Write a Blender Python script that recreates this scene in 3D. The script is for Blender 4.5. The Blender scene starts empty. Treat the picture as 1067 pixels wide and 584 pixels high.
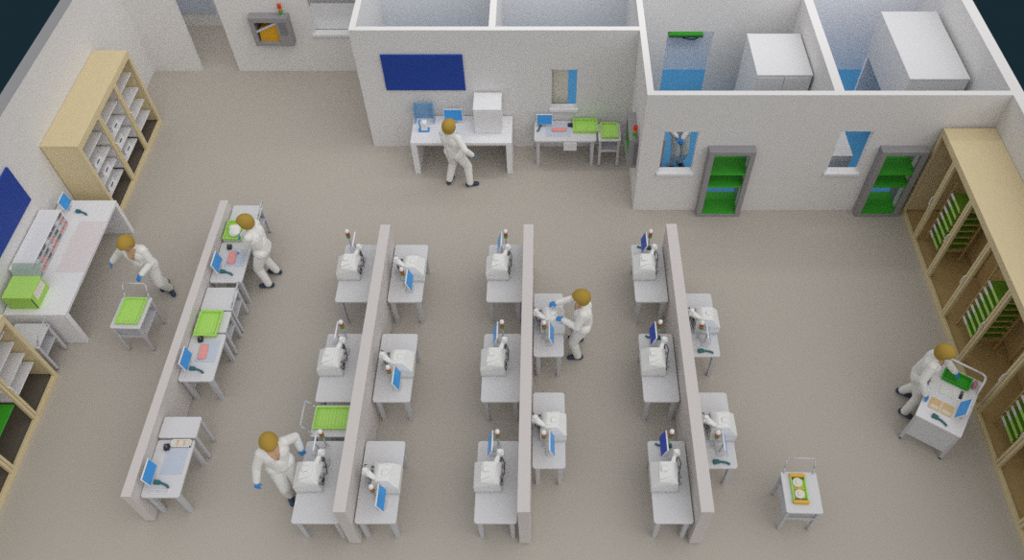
import bpy, bmesh, math, random
import numpy as np
from mathutils import Vector, Matrix
random.seed(7)
SC = bpy.context.scene
COL = SC.collection
PI = math.pi

# ------------------------------------------------------------------ materials
def lin(c):
    return tuple(((x/255.0)/12.92 if x/255.0 <= 0.04045 else ((x/255.0+0.055)/1.055)**2.4) for x in c)

def mat(name, rgb, rough=0.6, var=0.06, scale=14.0, metal=0.0, emit=0.0, stretch=None, alpha=1.0, spec=0.3):
    m = bpy.data.materials.new(name); m.use_nodes = True
    nt = m.node_tree; b = nt.nodes['Principled BSDF']
    tc = nt.nodes.new('ShaderNodeTexCoord'); mp = nt.nodes.new('ShaderNodeMapping')
    if stretch: mp.inputs['Scale'].default_value = stretch
    nz = nt.nodes.new('ShaderNodeTexNoise'); nz.inputs['Scale'].default_value = scale; nz.inputs['Detail'].default_value = 3
    mx = nt.nodes.new('ShaderNodeMixRGB')
    c = lin(rgb)
    mx.inputs['Color1'].default_value = tuple(min(1, x*(1-var)) for x in c)+(1,)
    mx.inputs['Color2'].default_value = tuple(min(1, x*(1+var)) for x in c)+(1,)
    nt.links.new(tc.outputs['Object'], mp.inputs['Vector']); nt.links.new(mp.outputs['Vector'], nz.inputs['Vector'])
    nt.links.new(nz.outputs['Fac'], mx.inputs['Fac']); nt.links.new(mx.outputs['Color'], b.inputs['Base Color'])
    b.inputs['Roughness'].default_value = rough; b.inputs['Metallic'].default_value = metal
    b.inputs['Specular IOR Level'].default_value = spec
    if emit > 0:
        b.inputs['Emission Color'].default_value = c+(1,); b.inputs['Emission Strength'].default_value = emit
    if alpha < 1:
        b.inputs['Alpha'].default_value = alpha
    return m

M = dict(
 floor=mat('floor_vinyl', (184,177,167), 0.7, 0.10, 60),
 bluefloor=mat('floor_blue', (92,170,222), 0.6, 0.03, 20),
 corrfloor=mat('floor_corridor', (176,168,160), 0.7, 0.06, 40),
 wall=mat('wall_paint', (225,223,222), 0.8, 0.02, 6),
 lilac=mat('wall_paint_lilac', (244,243,248), 0.8, 0.02, 6),
 wallgrey=mat('wall_cap_grey', (150,150,152), 0.8, 0.04, 9),
 part=mat('partition_laminate', (210,204,201), 0.6, 0.03, 18),
 white=mat('white_laminate', (232,231,233), 0.45, 0.02, 10),
 table=mat('table_laminate', (214,213,215), 0.5, 0.03, 16),
 leg=mat('grey_metal', (198,198,202), 0.45, 0.03, 25),
 machine=mat('machine_enamel', (232,232,230), 0.35, 0.02, 10),
 dark=mat('dark_plastic', (52,52,58), 0.45, 0.1, 30),
 midgrey=mat('mid_grey_metal', (128,127,130), 0.45, 0.08, 25, metal=0.1),
 rack=mat('rack_grey', (152,150,152), 0.6, 0.08, 40),
 rackgreen=mat('rack_green', (62,166,44), 0.6, 0.10, 30),
 green=mat('tote_green', (178,222,112), 0.5, 0.06, 40),
 greendk=mat('tote_green_dark', (164,210,90), 0.5, 0.08, 40),
 traygreen=mat('tray_green', (112,158,48), 0.5, 0.12, 40),
 screen=mat('screen_blue', (58,140,205), 0.3, 0.03, 20, emit=0.18),
 screendk=mat('screen_dark_blue', (24,62,165), 0.3, 0.05, 20, emit=0.12),
 board=mat('board_navy', (34,68,158), 0.5, 0.05, 20),
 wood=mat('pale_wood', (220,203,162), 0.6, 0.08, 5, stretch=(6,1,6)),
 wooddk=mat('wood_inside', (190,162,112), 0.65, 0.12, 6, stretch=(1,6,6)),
 woodshade=mat('wood_painted_shade', (104,96,86), 0.7, 0.08, 12),  # shade of the left cabinets' lowest bays, put into the bottom panel colour
 unit=mat('unit_enamel', (218,217,219), 0.5, 0.02, 10),
 pinkwhite=mat('pinkish_white_laminate', (226,217,217), 0.5, 0.02, 10),
 cream=mat('cream_panel', (226,220,206), 0.6, 0.03, 8),
 tan=mat('tan_card', (228,192,140), 0.7, 0.06, 20),
 orange=mat('amber_plastic', (224,176,62), 0.5, 0.06, 20),
 amber=mat('amber_inside', (214,158,36), 0.6, 0.15, 20),
 pink=mat('pink_cloth', (232,160,152), 0.8, 0.06, 30),
 pinkdk=mat('rose_cloth', (196,126,146), 0.8, 0.08, 30),
 teal=mat('teal_plastic', (58,110,112), 0.45, 0.08, 30),
 mat=mat('pale_blue_mat', (192,200,214), 0.7, 0.03, 20),
 red=mat('lamp_red', (205,58,40), 0.3, 0.05, 20),
 lampgreen=mat('lamp_green', (70,160,70), 0.3, 0.05, 20),
 lampamber=mat('lamp_amber', (226,130,60), 0.3, 0.05, 20),
 acryl=mat('pale_blue_acrylic', (140,185,222), 0.2, 0.03, 20, alpha=0.75),
 clear=mat('smoky_clear_plastic', (176,192,180), 0.25, 0.05, 20, alpha=0.6),
 suit=mat('white_coverall', (236,234,230), 0.8, 0.03, 30),
 skin=mat('skin', (206,168,138), 0.6, 0.05, 20),
 glove=mat('blue_glove', (58,140,214), 0.5, 0.05, 40),
 shoe=mat('navy_shoe', (58,70,92), 0.6, 0.1, 30),
 hair=mat('golden_brown_hair', (174,142,60), 0.75, 0.16, 40, stretch=(4,4,1)),
 eye=mat('eye_dark', (40,34,30), 0.3, 0.1, 20),
 lip=mat('lip', (170,100,90), 0.5, 0.05, 20),
)

# ------------------------------------------------------------------ mesh helpers
class MB:
    def __init__(s): s.bm = bmesh.new()
    def box(s, x0, x1, y0, y1, z0, z1, bev=0.0, seg=1):
        t = bmesh.new(); bmesh.ops.create_cube(t, size=1)
        for v in t.verts:
            v.co = Vector((x0+(v.co.x+.5)*(x1-x0), y0+(v.co.y+.5)*(y1-y0), z0+(v.co.z+.5)*(z1-z0)))
        if bev: bmesh.ops.bevel(t, geom=list(t.edges), offset=bev, segments=seg, affect='EDGES', profile=0.7)
        return s._add(t)
    def _add(s, t, mtx=None):
        if mtx is not None: t.transform(mtx)
        me = bpy.data.meshes.new('tmp'); t.to_mesh(me); t.free()
        s.bm.from_mesh(me); bpy.data.meshes.remove(me); return s
    def slab(s, x0, x1, y0, y1, z0, z1, r=0.05, bev=0.004):
        """plate with rounded vertical corners"""
        t = bmesh.new(); pts = []
        for cx, cy, a0 in ((x1-r,y1-r,0),(x0+r,y1-r,PI/2),(x0+r,y0+r,PI),(x1-r,y0+r,3*PI/2)):
            for k in range(5):
                a = a0+k*PI/8; pts.append((cx+r*math.cos(a), cy+r*math.sin(a)))
        lo = [t.verts.new((x,y,z0)) for x,y in pts]; hi = [t.verts.new((x,y,z1)) for x,y in pts]
        n = len(pts); t.faces.new(hi); t.faces.new(lo[::-1])
        for i in range(n): t.faces.new((lo[i],lo[(i+1)%n],hi[(i+1)%n],hi[i]))
        if bev: bmesh.ops.bevel(t, geom=[e for e in t.edges if abs(e.verts[0].co.z-e.verts[1].co.z)<1e-6], offset=bev, segments=1, affect='EDGES')
        return s._add(t)
    def cyl(s, p0, p1, r0, r1=None, n=14):
        r1 = r0 if r1 is None else r1
        p0 = Vector(p0); p1 = Vector(p1); d = p1-p0
        t = bmesh.new(); bmesh.ops.create_cone(t, cap_ends=True, segments=n, radius1=r0, radius2=r1, depth=d.length)
        return s._add(t, Matrix.Translation((p0+p1)/2) @ d.to_track_quat('Z','Y').to_matrix().to_4x4())
    def tube(s, pts, r, n=8):
        for a, b in zip(pts[:-1], pts[1:]): s.cyl(a, b, r, n=n)
        for p in pts[1:-1]: s.ball(p, r, 1)
        return s
    def ball(s, c, r, sub=2, sc=(1,1,1)):
        t = bmesh.new(); bmesh.ops.create_icosphere(t, subdivisions=sub, radius=1)
        return s._add(t, Matrix.Translation(c) @ Matrix.Diagonal((r*sc[0], r*sc[1], r*sc[2], 1)))
    def hull(s, pts, bev=0.0, seg=2):
        t = bmesh.new()
        for p in pts: t.verts.new(p)
        r = bmesh.ops.convex_hull(t, input=list(t.verts))
        bmesh.ops.delete(t, geom=[g for g in r['geom_interior'] if isinstance(g, bmesh.types.BMVert)], context='VERTS')
        bmesh.ops.dissolve_limit(t, angle_limit=0.02, verts=list(t.verts), edges=list(t.edges))
        if bev: bmesh.ops.bevel(t, geom=list(t.edges), offset=bev, segments=seg, affect='EDGES', profile=0.6)
        return s._add(t)
    def prism(s, poly, y0, y1):
        """polygon in the XZ plane extruded along Y"""
        t = bmesh.new()
        a = [t.verts.new((x,y0,z)) for x,z in poly]; b = [t.verts.new((x,y1,z)) for x,z in poly]
        t.faces.new(a); t.faces.new(b[::-1]); n = len(poly)
        for i in range(n): t.faces.new((a[i],b[i],b[(i+1)%n],a[(i+1)%n]))
        bmesh.ops.recalc_face_normals(t, faces=list(t.faces))
        return s._add(t)
    def rot(s, mtx):
        s.bm.transform(mtx); return s
    def build(s, name, m, parent=None, smooth=False, label=None):
        me = bpy.data.meshes.new(name); s.bm.to_mesh(me); s.bm.free()
        o = bpy.data.objects.new(name, me); COL.objects.link(o)
        for mm in (m if isinstance(m, (list, tuple)) else [m]): me.materials.append(mm)
        if smooth:
            for p in me.polygons: p.use_smooth = True
        if parent is not None: o.parent = parent
        if label: o['label'] = label
        return o

def tag(o, label, cat, group=None):
    o['label'] = label; o['category'] = cat
    if group: o['group'] = group
    return o
def thing(name, label, cat, loc=(0,0,0), rz=0.0, group=None):
    o = bpy.data.objects.new(name, None); COL.objects.link(o)
    o.location = loc; o.rotation_euler = (0,0,rz); o.empty_display_size = 0.1
    return tag(o, label, cat, group)
def copy_tree(o, parent=None):
    c = o.copy(); COL.objects.link(c)
    if parent is not None: c.parent = parent
    for ch in list(o.children): copy_tree(ch, c)
    return c
def place(proto, used, label, loc, rz=0.0, group=None):
    """first use moves the prototype itself, later uses copy it with its parts"""
    o = proto if not used else copy_tree(proto)
    used.append(o); o.location = loc; o.rotation_euler = (0,0,rz); o['label'] = label
    if group: o['group'] = group
    return o
def struct(name, mb, m):
    o = mb.build(name, m); o['kind'] = 'structure'; return o

# ------------------------------------------------------------------ the setting
H = 2.9
XL, XR = -9.2, 8.08
Y1, Y2, Y3, YB = 15.52, 12.94, 11.07, 15.55
XM, XB = -3.7, 1.755
struct('floor', MB().box(-9.44, 8.29, 0.5, Y1+1.9, -0.12, 0.0), M['floor'])
struct('floor_blue_rooms', MB().box(XM+.12, XB, Y2+.12, YB, 0.0, 0.012).box(XB+.12, XR, Y3+.12, YB, 0.0, 0.012), M['bluefloor'])

def wall_along_x(name, x0, x1, y0, y1, z1, holes, m):
    """holes: (x0, x1, z0, z1)"""
    mb = MB(); x = x0
    for a, b, c, d in sorted(holes):
        if a > x: mb.box(x, a, y0, y1, 0, z1)
        if c > 0: mb.box(a, b, y0, y1, 0, c)
        if d < z1: mb.box(a, b, y0, y1, d, z1)
        x = b
    if x < x1: mb.box(x, x1, y0, y1, 0, z1)
    return struct(name, mb, m)

def capped_wall(name, x0, x1, y0, y1):
    o = struct(name, MB().box(x0, x1, y0, y1, 0, H), [M['wall'], M['wallgrey']])
    for p in o.data.polygons:
        if p.normal.z > .5 or p.normal.x < -.5: p.material_index = 1
    return o
capped_wall('wall_left', XL-.24, XL, 0.5, Y1+1.9)
struct('wall_right', MB().box(XR, XR+.21, 0.5, YB+.12, 0, H), M['wall'])
wall_along_x('wall_back', XL, XM+.0, Y1, Y1+.12, H, [(-8.09,-7.2,0,2.15), (-6.46,-5.70,0.86,1.54), (-5.22,-4.0,1.02,2.1)], M['wall'])
struct('wall_corridor', MB().box(XL, XM, Y1+1.78, Y1+1.9, 0, H), M['wall'])
wall_along_x('wall_middle_front', XM, XB, Y2, Y2+.12, H, [(.1,.63,1.04,2.02)], M['wall'])
struct('wall_middle_left', MB().box(XM, XM+.12, Y2+.12, Y1+1.8, 0, H), M['wall'])
struct('wall_middle_partition', MB().box(-1.08, -.95, Y2+.12, YB, 0, H), M['wall'])
struct('wall_rooms_back', MB().box(XM+.12, XB, YB, YB+.12, 0, H), M['white'])
struct('wall_rooms_far', MB().box(XB, XR, YB, YB+.12, 0, H), M['lilac'])
wall_along_x('wall_right_front', XB, XR, Y3, Y3+.12, H, [(2.14,2.79,1.05,2.08),(3.05,3.81,0,1.65),(5.34,5.96,1.05,2.09),(6.22,6.98,0,1.65)], M['wall'])
mb = MB()
mb.box(XB, XB+.12, Y3+.12, 11.4, 0, H).box(XB, XB+.12, 12.2, YB, 0, H).box(XB, XB+.12, 11.4, 12.2, 0, .85).box(XB, XB+.12, 11.4, 12.2, 1.57, H)
struct('wall_right_side', mb, M['wall'])
struct('wall_right_partition', MB().box(5.02, 5.19, Y3+.12, YB, 0, H), M['wall'])
wall_along_x('wall_room_back', XB+.12, 5.02, 14.05, 14.17, H, [(2.48,3.42,0,2.1)], M['wall'])
def window(n, x0, x1, z0, z1, y0, y1):
    mb = MB().box(x0-.03, x1+.03, y0-.05, y1+.02, z0-.06, z0+.004, .004)
    mb.box(x0, x0+.012, y0, y1, z0, z1).box(x1-.012, x1, y0, y1, z0, z1).box(x0, x1, y0, y1, z1-.012, z1)
    struct('window_%d' % n, mb, M['white'])
window(1, 2.14, 2.79, 1.05, 2.08, Y3, Y3+.12)
window(2, 5.34, 5.96, 1.05, 2.09, Y3, Y3+.12)
window(3, .1, .63, 1.04, 2.02, Y2, Y2+.12)
window(4, -5.22, -4.0, 1.02, 2.1, Y1, Y1+.12)

# ------------------------------------------------------------------ low partitions
def partition(x0, x1, y0, y1, h, label):
    t = thing('low_partition', label, 'partition', ((x0+x1)/2, y0, 0), group='low partitions down the hall')
    w = (x1-x0)/2
    MB().box(-w, w, 0, y1-y0, 0.03, h-.02, .004).build('panel', M['part'], t)
    MB().box(-w-.004, w+.004, -.004, y1-y0+.004, h-.02, h, .004).build('top_cap', M['part'], t)
    MB().box(-w+.015, w-.015, .02, y1-y0-.02, 0, .03).build('plinth', M['leg'], t)
partition(-6.10, -5.96, 4.6, 10.43, .95, 'leftmost and lowest white partition, behind the green tray tables')
partition(-2.94, -2.77, 4.25, 9.55, 1.25, 'white partition second from the left with machine tables on both sides')
partition(-.395, -.225, 4.25, 9.56, 1.25, 'white partition third from the left with a worker on its right')
partition(2.14, 2.32, 4.25, 9.57, 1.25, 'rightmost white partition, nearest the yellow tray cart')

# ------------------------------------------------------------------ work tables and machines
ORD3 = ('farthest', 'middle', 'nearest'); ORD2 = ('farther', 'nearer')
def table_parts(t, w, d, h, lg=.075, inset=.04, apron=True):
    MB().slab(0, w, 0, d, h-.035, h, .045).build('tabletop', M['table'], t)
    for x in (inset, w-inset-lg):
        for y in (inset, d-inset-lg):
            MB().hull([(x+a*lg+(.006 if z==0 else 0)*(1-2*a), y+b*lg+(.006 if z==0 else 0)*(1-2*b), z) for a in (0,1) for b in (0,1) for z in (0,h-.035)], .008).build('leg', M['leg'], t)
    if apron:
        mb = MB(); i = inset+.012
        mb.box(i, w-i, i, i+.025, h-.10, h-.035).box(i, w-i, d-i-.025, d-i, h-.10, h-.035)
        mb.box(i, i+.025, i, d-i, h-.10, h-.035).box(w-i-.025, w-i, i, d-i, h-.10, h-.035)
        mb.build('apron', M['leg'], t)

TH = .72
def make_machine(hx=.36, hy=.93):
    t = thing('bench_machine', '', 'machine')
    ox, oy = hx-.36, hy-.93
    def S(mb): return mb.rot(Matrix.Translation((ox,oy,0)))
    # local: x from the aisle edge, y from the end, z above table top
    MB().box(-.015, .385, .46, .87, 0.0, .035, .01).build('base_plate', M['leg'], t)
    body = MB().hull([(-.02,.47,.035),(.385,.47,.035),(.385,.86,.035),(-.02,.86,.035),
        (-.02,.47,.17),(-.02,.86,.20),(.10,.50,.30),(.36,.475,.27),(.385,.84,.24),(.12,.80,.35),(.28,.54,.34),(.30,.80,.35)], .009, 1).build('body', M['machine'], t)
    MB().hull([(.09,.53,.322),(.10,.74,.342),(.27,.58,.347),(.28,.76,.357)], .0).box(.12,.22,.64,.72,.335,.372,.01).build('lid', M['machine'], t)
    MB().hull([(.26,.74,.2),(.34,.74,.2),(.26,.78,.33),(.34,.78,.33),(hx-.045,hy-.03,.30),(hx+.02,hy+.045,.30),(hx-.045,hy-.03,.36),(hx+.02,hy+.045,.36)], .010).build('arm', M['machine'], t)
    S(MB().box(.315,.415,.885,.98,.30,.385,.018,2).cyl((.36,.93,.38),(.36,.93,.42),.045,.035,12)).build('head', M['machine'], t)
    S(MB().cyl((.36,.93,.16),(.36,.93,.31),.018).cyl((.36,.93,.10),(.36,.93,.17),.008).box(.33,.39,.88,.91,.17,.30,.004)).build('needle_bar', M['midgrey'], t)
    S(MB().box(.31,.42,.87,.99,0,.05,.008).box(.33,.40,.88,.97,.05,.09,.006)).build('anvil', M['leg'], t)
    MB().tube([(hx+.02,hy-.02,.34),(hx+.03,hy-.10,.36),(hx+.03,hy-.17,.22)] if hy < .8 else [(hx+.03,hy-.06,.34),(hx+.07,hy-.13,.28),(hx+.06,hy-.20,.06)], .007, 6).build('cable', M['dark'], t)
    for y, z in ((.52,.2),(.60,.24),(.69,.14),(.78,.20)): MB().cyl((.375,y,z),(.42,y,z),.020,n=10).build('knob', M['midgrey'], t)
    MB().box(.385,.40,.54,.66,.07,.15,.004).build('side_panel', M['dark'], t)
    return t
def make_monitor(smat):
    t = thing('monitor', '', 'monitor')
    # faces local -x, standing on z = 0, width along y
    R = Matrix.Translation((0,0,.27)) @ Matrix.Rotation(math.radians(17), 4, 'Y')
    f = MB().box(-.012,.012,-.166,.166,-.116,.116,.004); f.rot(R); f.build('frame', M['white'], t)
    d = MB().box(-.0145,-.011,-.160,.160,-.110,.110); d.rot(R); d.build('screen', smat, t)
    MB().cyl((.03,0,.01),(.02,0,.25),.014).build('stand', M['leg'], t)
    MB().slab(-.05,.09,-.08,.08,0,.012,.03,.003).build('stand_base', M['leg'], t)
    return t
def make_tower():
    t = thing('signal_tower', '', 'signal light')
    MB().cyl((0,0,0),(0,0,.012),.04,n=16).build('tower_base', M['leg'], t)
    MB().cyl((0,0,.01),(0,0,.30),.013,n=10).build('pole', M['leg'], t)
    MB().cyl((0,0,.30),(0,0,.365),.036,n=16).build('green_lamp', M['lampgreen'], t)
    MB().cyl((0,0,.367),(0,0,.43),.036,n=16).build('red_lamp', M['red'], t)
    MB().cyl((0,0,.432),(0,0,.475),.038,.034,n=16).ball((0,0,.475),.034,2,(1,1,.5)).build('cap', M['machine'], t, True)
    return t
def make_scanner():
    t = thing('barcode_scanner', '', 'scanner')
    MB().hull([(-.035,0,0),(.035,0,0),(-.035,0,.05),(.035,0,.05),(-.028,.09,.0),(.028,.09,0),(-.028,.09,.045),(.028,.09,.045)], .008).build('scan_head', M['teal'], t)
    MB().tube([(0,.06,.025),(.01,.13,.022),(.03,.20,.02),(.06,.24,.02)], .017, 10).build('handle', M['teal'], t)
    MB().box(-.028,.028,-.003,.002,.012,.04).build('window', M['dark'], t)
    return t
def make_bin(w, d, h=.08, name='green_tote', m='green', mi='green'):
    t = thing(name, '', 'tray')
    mb = MB(); th = .014
    mb.box(0,w,0,th,0,h,.003).box(0,w,d-th,d,0,h,.003).box(0,th,th,d-th,0,h,.003).box(w-th,w,th,d-th,0,h,.003)
    mb.build('wall', M[m], t)
    MB().box(th,w-th,th,d-th,0,.02).build('bottom', M[mi], t)
    r = MB()
    r.box(-.012,w+.012,-.012,.004,h-.014,h).box(-.012,w+.012,d-.004,d+.012,h-.014,h).box(-.012,.004,.004,d-.004,h-.014,h).box(w-.004,w+.012,.004,d-.004,h-.014,h)
    r.build('rim', M[m], t)
    rb = MB()
    n = max(3, int(w/.05))
    for k in range(1, n): rb.box(k*w/n-.003, k*w/n+.003, th, d-th, .02, .027)
    rb.build('bottom_rib', M[mi], t)
    return t

mon_l = {}; tables = []; machines = []; monitors = []; monitors_d = []; towers = []; scanners = []
proto_machine = make_machine(); proto_machine_r = make_machine(.455, .66); machines_r = []; proto_mon = make_monitor(M['screen']); proto_mon_d = make_monitor(M['screendk']); proto_tower = make_tower(); proto_scan = make_scanner()
YL = (8.235, 6.27, 4.29)        # near ends of the far, middle and near tables left of a partition
PN = {1: 'second partition', 2: 'third partition', 3: 'rightmost partition'}
def station(x_edge, y_near, side, w, ords, pn, dark=False, scan=False):
    where = '%s table %s of the %s' % (ords, 'left' if side < 0 else 'right', pn)
    if side < 0: t = thing('work_table', '', 'table', (x_edge, y_near, 0))
    else: t = thing('work_table', '', 'table', (x_edge-w, y_near, 0))
    t['label'] = 'white machine table, %s on the %s side of the %s' % (ords, 'left' if side < 0 else 'right', pn); t['group'] = 'machine tables'
    table_parts(t, w, 1.3, TH)
    if side < 0: loc = (x_edge, y_near, TH); rz = 0.0; f = lambda a, b: (x_edge+a, y_near+b, TH)
    else: loc = (x_edge, y_near+1.3, TH); rz = PI; f = lambda a, b: (x_edge-a, y_near+1.3-b, TH)
    place(*((proto_machine, machines) if side < 0 else (proto_machine_r, machines_r)), 'white wedge-shaped bench machine on the '+where, loc, rz, 'bench machines')
    if dark: place(proto_mon_d, monitors_d, 'tilted dark blue monitor on the '+where, f(.21,1.12), rz, 'machine monitors')
    else: place(proto_mon, monitors, 'tilted blue monitor on the '+where, f(.21,1.12 if side < 0 else 1.03), rz, 'machine monitors')
    place(proto_tower, towers, 'white-capped signal light on the '+where, (f(.12 if y_near > 8 and x_edge < -3 else .315,1.225) if side < 0 else f(.325,.94)), rz, 'signal lights')
    if scan: place(proto_scan, scanners, 'teal handheld scanner lying on the '+where, f(.36,1.21), rz+PI/2+.1, 'handheld scanners')
for i in range(3):
    station(-3.66, YL[i], -1, .70, ORD3[i], PN[1])
    station(-2.15, YL[i], 1, .60, ORD3[i], PN[1])
    station(-1.035, YL[i], -1, .62, ORD3[i], PN[2])
    station(1.55, YL[i], -1, .57, ORD3[i], PN[3], dark=True, scan=True)
for i in range(2):
    station(.295, (7.12, 5.14)[i], 1, .50, ORD2[i], PN[2])
    station(2.875, (7.12, 5.14)[i], 1, .53, ORD2[i], PN[3], scan=True)

# ------------------------------------------------------------------ carts
def make_cart(w, d, h, handle, label, loc, rz=0, name='transfer_cart', shelf=True, rim=True):
    """handle: side of the push bar, one of +x -x +y -y or None"""
    t = thing(name, label, 'cart', loc, rz)
    MB().slab(0, w, 0, d, h-.03, h, .03).build('top_tray', M['table'], t)
    lg = .052
    for x in (.015, w-.015-lg):
        for y in (.015, d-.015-lg):
            g = MB().box(x, x+lg, y, y+lg, .02, h-.03, .008).build('leg', M['leg'], t)
            MB().cyl((x+lg/2, y+lg/2, 0),(x+lg/2, y+lg/2, .022), .022, n=14).build('foot', M['midgrey'], g)
    if shelf:
        MB().box(.02, w-.02, .02, d-.02, .40, .425, .004).build('lower_shelf', M['leg'], t)
        for y in (.018, d-.03): MB().box(.02, w-.02, y, y+.012, .425, .47).build('shelf_lip', M['leg'], t)
    if handle:
        r = .013; hz = h+.27; e = .09
        if handle == '+y': pts = [(.05,d-.03,h-.02),(.05,d+.02,h+.1),(.06,d+e,hz-.03),(.09,d+e,hz),(w-.09,d+e,hz),(w-.06,d+e,hz-.03),(w-.05,d+.02,h+.1),(w-.05,d-.03,h-.02)]
        elif handle == '+x': pts = [(w-.03,.05,h-.02),(w+.02,.05,h+.1),(w+e,.06,hz-.03),(w+e,.09,hz),(w+e,d-.09,hz),(w+e,d-.06,hz-.03),(w+.02,d-.05,h+.1),(w-.03,d-.05,h-.02)]
        elif handle == '-x': pts = [(.03,.05,h-.02),(-.02,.05,h+.1),(-e,.06,hz-.03),(-e,.09,hz),(-e,d-.09,hz),(-e,d-.06,hz-.03),(-.02,d-.05,h+.1),(.03,d-.05,h-.02)]
        MB().tube(pts, r, 10).build('push_bar', M['leg'], t, True)
    return t
def tote(w, d, label, loc, rz=0, h=.07, m='green'):
    t = make_bin(w, d, h, m=m, mi=m); t.location = loc; t.rotation_euler = (0,0,rz); t['label'] = label; t['group'] = 'green trays'
    return t
# cart of the left worker
make_cart(.52, .66, TH, '+y', 'white push cart with green tray beside the left bench', (-7.38, 7.69, 0), -.03)
tote(.37, .52, 'green tray on the push cart beside the left bench', (-7.29, 7.77, TH), -.03, .05)
# carts along the leftmost partition, far to near
make_cart(.55, .42, TH, '+x', 'white push cart at the far end of the leftmost partition', (-5.94, 10.10, 0))
make_cart(.55, .45, TH, None, 'white cart carrying the green tray the leaning worker handles at the leftmost partition', (-5.94, 9.63, 0))
tote(.33, .44, 'green tray in front of the worker at the leftmost partition', (-5.91, 9.63, TH), 0, .07)
t = thing('white_bundle', 'white cloth bundle lying in the green tray before the leaning worker', 'cloth', (-5.74, 9.83, TH+.02), .1)
MB().ball((0,0,.035),.12,3,(.9,1.25,.35)).ball((.03,-.06,.06),.08,3,(1,1.1,.4)).build('bundle', M['suit'], t, True); MB().ball((-.03,.06,.065),.07,3,(1.1,.8,.4)).build('fold', M['suit'], t, True)
make_cart(.55, .49, TH, '+x', 'empty white push cart between the two green trays of the leftmost partition', (-5.94, 8.06, 0))
make_cart(.55, .43, TH, None, 'white cart carrying a green tray in the middle of the leftmost partition', (-5.94, 7.60, 0))
tote(.36, .50, 'green tray between empty push cart and middle table of the leftmost partition', (-5.88, 7.50, TH), 0, .07)
make_cart(.58, .36, TH+.03, None, 'small bare white side table above the nearest table of the leftmost partition', (-5.94, 5.63, 0), shelf=False, name='side_table')
make_cart(.68, .55, TH, '-x', 'white push cart with green tray squeezed in left of the second partition', (-3.63, 5.66, 0))
tote(.52, .37, 'green tray on push cart left of the second partition', (-3.59, 5.78, TH), 0, .06)
make_cart(.53, .64, TH, '+y', 'white push cart with yellow tray standing alone at lower right', (3.48, 4.45, 0), -.03)
make_cart(.58, .50, TH, '+x', 'white push cart half hidden between left bench and near wooden cabinet', (-9.0, 7.28, 0))

# yellow tray on the lone cart
t = thing('yellow_tray', 'yellow and green tray holding two round beige parts on the lone cart', 'tray', (3.60, 4.58, TH), -.04)
MB().box(0,.22,0,.46,0,.015,.003).build('bottom', M['greendk'], t)
for y in (0, .41): MB().box(-.004,.224,y,y+.05,0,.05,.006).build('end_rail', M['orange'], t)
MB().box(0,.016,.05,.41,0,.04,.003).build('side_rail', M['green'], t); MB().box(.204,.22,.05,.41,0,.04,.003).build('side_rail', M['green'], t)
MB().box(.016,.204,.222,.238,.015,.035,.003).build('divider', M['orange'], t)
mb = MB()
for k in range(6):
    for y in (.055, .38): mb.box(.03+k*.03,.042+k*.03,y,y+.025,.015,.03)
mb.build('slot', M['dark'], t)
for k, y in enumerate((.14, .32)):
    p = thing('round_part', ('nearer' if k == 0 else 'farther')+' round beige part in the yellow tray', 'part', (3.60+.11, 4.58+y, TH+.015), 0, 'round beige parts')
    MB().cyl((0,0,0),(0,0,.03),.075,.07,n=20).build('disc', M['cream'], p)
    MB().cyl((0,0,.03),(0,0,.045),.035,.03,n=16).build('hub', M['cream'], p)

# ------------------------------------------------------------------ assembly tables at the leftmost partition
def small_monitor(label, loc, rz, smat=None, w=.32, h=.22, lean=10, cat='monitor'):
    t = thing('monitor', label, cat, loc, rz)
    R = Matrix.Translation((0,0,.07+h/2)) @ Matrix.Rotation(math.radians(lean), 4, 'Y')
    f = MB().box(-.012,.010,-w/2-.012,w/2+.012,-h/2-.012,h/2+.012,.005); f.rot(R); f.build('frame', M['white'], t)
    d = MB().box(-.0145,-.011,-w/2,w/2,-h/2,h/2); d.rot(R); d.build('screen', smat or M['screen'], t)
    MB().cyl((.025,0,.01),(.012,0,.12),.012).build('stand', M['leg'], t)
    MB().slab(-.04,.07,-.07,.07,0,.01,.025,.003).build('stand_base', M['leg'], t)
    return t
def work_mat(label, x0, x1, y0, y1, z, rz=0):
    t = thing('work_mat', label, 'mat', ((x0+x1)/2,(y0+y1)/2,z), rz)
    w, d = (x1-x0)/2, (y1-y0)/2
    MB().slab(-w,w,-d,d,0,.008,.02,.002).build('mat_sheet', M['mat'], t)
    MB().box(-w+.01,w-.01,-d+.01,-d+.016,.008,.0095).box(-w+.01,w-.01,d-.016,d-.01,.008,.0095).box(-w+.01,-w+.016,-d+.01,d-.01,.008,.0095).box(w-.016,w-.01,-d+.01,d-.01,.008,.0095).build('border', M['table'], t)
    return t
def tape_dispenser(label, loc, rz=0):
    t = thing('tool_block', label, 'tool holder', loc, rz)
    MB().box(-.04,.04,-.05,.05,0,.06,.008).build('block', M['dark'], t)
    MB().cyl((-.015,.02,.06),(-.015,.02,.10),.01).cyl((.015,-.02,.06),(.02,-.02,.11),.01).build('tool', M['midgrey'], t)
def cream_tray(label, x0, x1, y0, y1, z):
    t = thing('parts_tray', label, 'tray', (x0,y0,z))
    w, d = x1-x0, y1-y0
    MB().box(0,w,0,d,0,.008).build('bottom', M['cream'], t)
    MB().box(0,w,0,.01,0,.04).box(0,w,d-.01,d,0,.04).box(0,.01,0,d,0,.04).box(w-.01,w,0,d,0,.04).build('wall', M['white'], t)
    MB().box(w*.3,w*.31,0,d,.008,.035).box(w*.65,w*.66,0,d,.008,.035).build('divider', M['tan'], t)
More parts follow.
